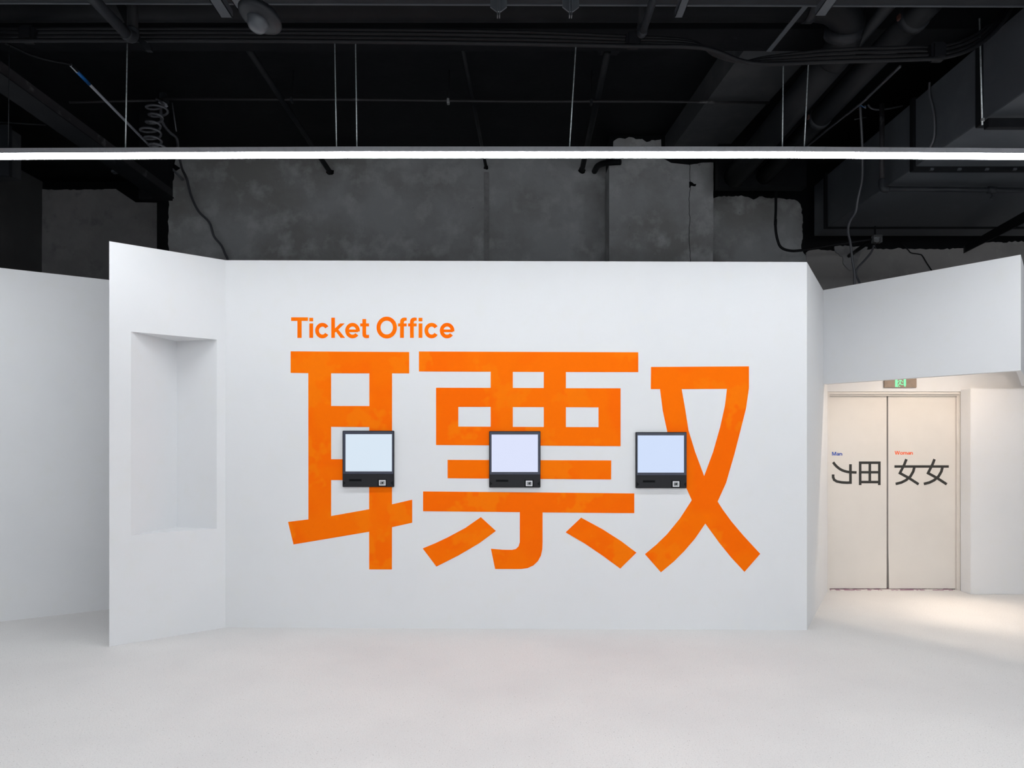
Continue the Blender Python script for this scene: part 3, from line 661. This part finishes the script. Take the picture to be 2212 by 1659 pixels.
t_ = thing('lamp_holder', 'small grey fitting clamped above the coil of cable', 'fitting', P(354, 222, 6.35))
q = P(352, 214, 6.35); bm = tube(bmesh.new(), [q+Vector((0, 0, .05)), q+Vector((.01, 0, -.03))], [.03, .045], 14); obj('socket', bm, 'pipe_grey', t_)
obj('lip', prism(bmesh.new(), pts([(341, 221), (352, 219), (359, 223), (361, 228), (356, 231), (350, 231), (351, 227)], 6.31), (0, .02, 0)), 'conduit', t_)
tag(tubeo('drop_wire', pts([(372, 222), (376, 250), (381, 284)], 6.36), .006, 'cable_grey', seg=6), 'short straight rod hanging right of the coil of cable', 'wire')
# right-hand duct
ZB = 3.90; ZT = 4.47; XL = 3.43
t_ = thing('air_duct', 'huge rectangular dark metal air duct filling the upper right', 'air duct', (4.6, 5.5, ZB))
obj('duct_body', cbox((XL, 2.6, ZB), (6.2, 7.75, ZT), .004), 'duct', t_)
for yy, dz in ((5.0, .055), (5.83, .05), (7.45, .012)):
    obj('duct_flange', cbox((XL-.02, yy-.03, ZB-dz*.6), (6.22, yy+.03, ZT+.02), .004), 'pipe_black', t_)
for kx in range(6):
    q = Vector((XL+.12+kx*.235, 5.79, ZB-.022)); obj('flange_clip', cbox((q.x, q.y, q.z-.012), (q.x+.03, q.y+.02, q.z+.006), .002), 'duct', t_)
t_ = thing('steel_support', 'angle steel bar hung on a rod under the duct near the right edge', 'bracket', (4.2, 4.9, ZB))
obj('angle_bar', cbox((XL-.04, 4.86, ZB-.10), (6.3, 4.91, ZB-.035), .003), 'pipe_black', t_)
tubeo('hanger_rod', [P(2116, 40, 4.83), Vector((P(2122, 258, 4.83).x, 4.83, ZB-.10))], .0055, 'rod', t_, 8)
q = P(2123, 262, 4.83); obj('nut', tube(bmesh.new(), [q, q+Vector((0, 0, .02))], .012, 6), 'galv', t_)
# conduit in front of the duct
dcx = 6.15; t_ = thing('conduit_pipe', 'dark conduit dropping down the duct side and elbowing right beneath it', 'pipe', P(1906, 405, dcx))
tubeo('riser', [P(1905, 225, dcx), P(1905, 392, dcx)], .021, 'scuffed', t_, 12)
tubeo('elbow', smooth_path([P(1905, 388, dcx), P(1904.5, 400, dcx), P(1908, 408, dcx), P(1918, 409, dcx)]), .029, 'pipe_grey', t_, 12)
tubeo('pipe_run', [P(1914, 408, dcx), P(2300, 412, dcx)], .022, 'pipe_grey', t_, 12)
tubeo('pipe_clamp', [P(2134, 410, dcx), P(2150, 410.5, dcx)], .03, 'pipe_grey', t_, 12)
tubeo('hook', smooth_path([P(2142, 415, dcx), P(2143, 424, dcx), P(2139, 429, dcx), P(2145, 432, dcx)]), .006, 'pipe_grey', t_, 8)
# low dark brace at the right edge
a = P(2085, 535, 7.7); b = P(2260, 445, 6.3); s = Vector((0, 0, .05))
tag(obj('steel_brace', prism(bmesh.new(), [a-s, b-s, b+s*1.3, a+s*.6], (.02, .06, 0)), 'cable'), 'black diagonal brace under the duct at the right edge', 'brace')
# wires and cables on the right
def wire(l, d, r, m, lb, cat='cable', n=6):
    q = [P(x, y, (d if not isinstance(d, (list, tuple)) else d[min(i, len(d)-1)])) for i, (x, y) in enumerate(l)]
    return tag(tubeo('cable', smooth_path(q, n), r, m, seg=8), lb, cat)
wire([(1945, 143), (1880, 205), (1862, 222), (1800, 270), (1745, 315), (1700, 352), (1665, 385)], [5.6, 6.1, 6.2, 6.7, 7.2, 7.6, 7.9], .012, 'cable_grey', 'dark cable slanting down and left across the upper right, from under the bundle')
wire([(2008, 178), (2008, 205), (2016, 238), (2019, 270), (2017, 300), (2009, 318)], [3.415*F/(x-CX) for x in (2008, 2008, 2016, 2019, 2017, 2009)], .009, 'cable_grey', 'grey cable hanging against the side of the big duct')
wire([(1858, 230), (1862, 300), (1863, 345), (1862, 390), (1853, 430), (1848, 458), (1836, 478), (1832, 500), (1837, 525), (1841, 560), (1846, 590), (1846, 618), (1846, 650)], [6.3, 6.4, 6.5, 6.55, 6.6, 6.65, 6.75, 6.8, 6.85, 6.9], .0115, 'cable_grey', 'long wavy grey cable falling over the duct corner to the bulkhead')
wire([(1888, 530), (1882, 545), (1868, 562), (1852, 580), (1849, 592), (1853, 603), (1860, 620), (1866, 650), (1868, 700), (1868, 727)], [7.25, 7.25, 7.25, 7.25, 7.25, 7.25, 7.2, 7.15, 7.1], .011, 'cable_grey', 'short dark cable curving down from the junction box')
wire([(1950, 528), (1962, 540), (1968, 546), (1985, 549), (1992, 552), (2002, 568), (2013, 585), (2022, 600)], 7.988, .006, 'cable', 'thin dark wire bending down the bare wall at the right')
t_ = thing('conduit_pipe', 'black plastic conduit dropping then bending right to the junction box', 'pipe', P(1710, 542, 7.7))
tubeo('pipe_run', smooth_path([P(1676, 340, 7.7), P(1676, 440, 7.7), P(1675, 475, 7.7), P(1676, 500, 7.7), P(1680, 520, 7.7), P(1687, 534, 7.7), P(1703, 541, 7.7), P(1730, 541, 7.7), P(1800, 529.5, 7.55), P(1883, 517.5, 7.4)], 5), .0145, 'cable', t_, 10)
tubeo('coupling', [P(1675.3, 474, 7.7), P(1675, 486, 7.7)], .017, 'cable', t_, 10)
t_ = thing('junction_box', 'open grey metal junction box with loose wires above the bulkhead', 'junction box', P(1893, 525, 7.36))
a = P(1886, 524, 7.36); b = P(1904, 508.5, 7.36)
bm = bmesh.new(); w_ = .004; d0, d1 = 7.34, 7.40
box(bm, (a.x, d1-.004, a.z), (b.x, d1, b.z)); box(bm, (a.x, d0, a.z), (a.x+w_, d1, b.z)); box(bm, (b.x-w_, d0, a.z), (b.x, d1, b.z)); box(bm, (a.x, d0, a.z), (b.x, d1, a.z+w_)); box(bm, (a.x, d0, b.z-w_), (b.x, d1, b.z))
obj('box_shell', bm, 'galv', t_)
obj('hanging_strap', cbox((a.x+.03, d1-.006, b.z-.002), (a.x+.05, d1-.002, ZB-.001)), 'pipe_black', t_)
tubeo('loose_wire', smooth_path([P(1890, 523, 7.36), P(1893, 527, 7.34), P(1897, 525, 7.33), P(1900, 521, 7.34)]), .0025, 'rust', t_, 6)
tubeo('loose_wire', smooth_path([P(1889, 516, 7.35), P(1893, 513, 7.34), P(1897, 517, 7.34), P(1901, 512, 7.35)]), .0025, 'conduit', t_, 6)
tubeo('loose_wire', smooth_path([P(1892, 524, 7.36), P(1890, 532, 7.34), P(1894, 538, 7.34)]), .0025, 'cable_grey', t_, 6)
tag(tubeo('conduit_pipe', [P(1834, 553, 7.97), P(1874, 525, 7.5)], .021, 'cable', seg=12), 'short thick black conduit slanting from the pale filler to the junction box', 'pipe')
e = ragged([(1800, 536), (1803, 531), (1830, 532), (1848, 534), (1860, 532), (1874, 533), (1872, 540), (1860, 544), (1856, 556), (1850, 575), (1842, 585), (1832, 584), (1822, 572), (1818, 556), (1806, 546), (1800, 536)], 1.3, 5)
tag(obj('wall_filler', loops_prism(bmesh.new(), [[P(x, y, BACK-.001) for x, y in e[:-1]]], (0, -.012, 0)), 'patch'), 'pale ragged patch of wall filler where the short conduit enters', 'filler')
t_ = thing('wire_tangle', 'tiny tangle of coloured wires on a drop rod in the dark upper right', 'wire', P(1862, 235, 6.6))
for k, (m, l) in enumerate((('tape', [(1855, 231), (1860, 228), (1866, 232), (1871, 229)]), ('rust', [(1851, 237), (1858, 235), (1860, 243), (1860, 252)]), ('conduit', [(1858, 226), (1864, 230), (1870, 234), (1868, 228)]))):
    tubeo('loose_wire', smooth_path(pts(l, 6.6)), .004, m, t_, 6)
tubeo('cross_bar', pts([(1846, 258), (1872, 253)], 6.62), .006, 'duct', t_, 6)
wire([(1875, 226), (1882, 234), (1900, 237), (1925, 234), (1950, 229)], 6.4, .009, 'cable_grey', 'short grey cable bowing right from the coloured wires')
# round debris on the broken plaster edge
e_ = P(2100, 529, 7.97)
tag(obj('plaster_rubble', cbox((e_.x-.02, e_.y-.04, e_.z-.02), (e_.x+.03, e_.y, e_.z+.025), .012), 'patch'), 'small pale lump of broken plaster on the wall edge at the right', 'rubble')

# ================================================================== PASSAGE DOWNLIGHTS (above the bulkhead's edge)
for i, (x, y, pw, sz, bl) in enumerate(((3.92, 6.50, 75, 42, .9), (4.10, 5.93, 66, 172, .5), (4.40, 6.10, 95, 42, .9), (4.62, 6.45, 7, 172, .5))):  # the wide beams are unseen fill, added to brighten doors and passage walls
    t_ = thing('downlight', 'warm recessed downlight hidden in the passage ceiling, '+('leftmost', 'nearest the bulkhead corner, added as wide fill', 'in the middle', 'rightmost, added as wide fill')[i], 'downlight', (x, y, 2.61), 'downlights in the passage')
    obj('rim', tube(bmesh.new(), [(x, y, 2.612), (x, y, 2.621)], .05, 20), 'reader', t_)
    obj('lamp_disc', tube(bmesh.new(), [(x, y, 2.609), (x, y, 2.613)], .036, 20), 'warm_lamp', t_)
    ld = bpy.data.lights.new('downlight_beam', 'SPOT'); ld.energy = pw; ld.color = WARM; ld.spot_size = math.radians(sz); ld.spot_blend = bl; ld.shadow_soft_size = .03
    lo = bpy.data.objects.new('downlight_beam', ld); C.objects.link(lo); lo.location = (x, y, 2.60); lo.parent = t_; lo.matrix_parent_inverse = Matrix.Translation(t_.location).inverted()
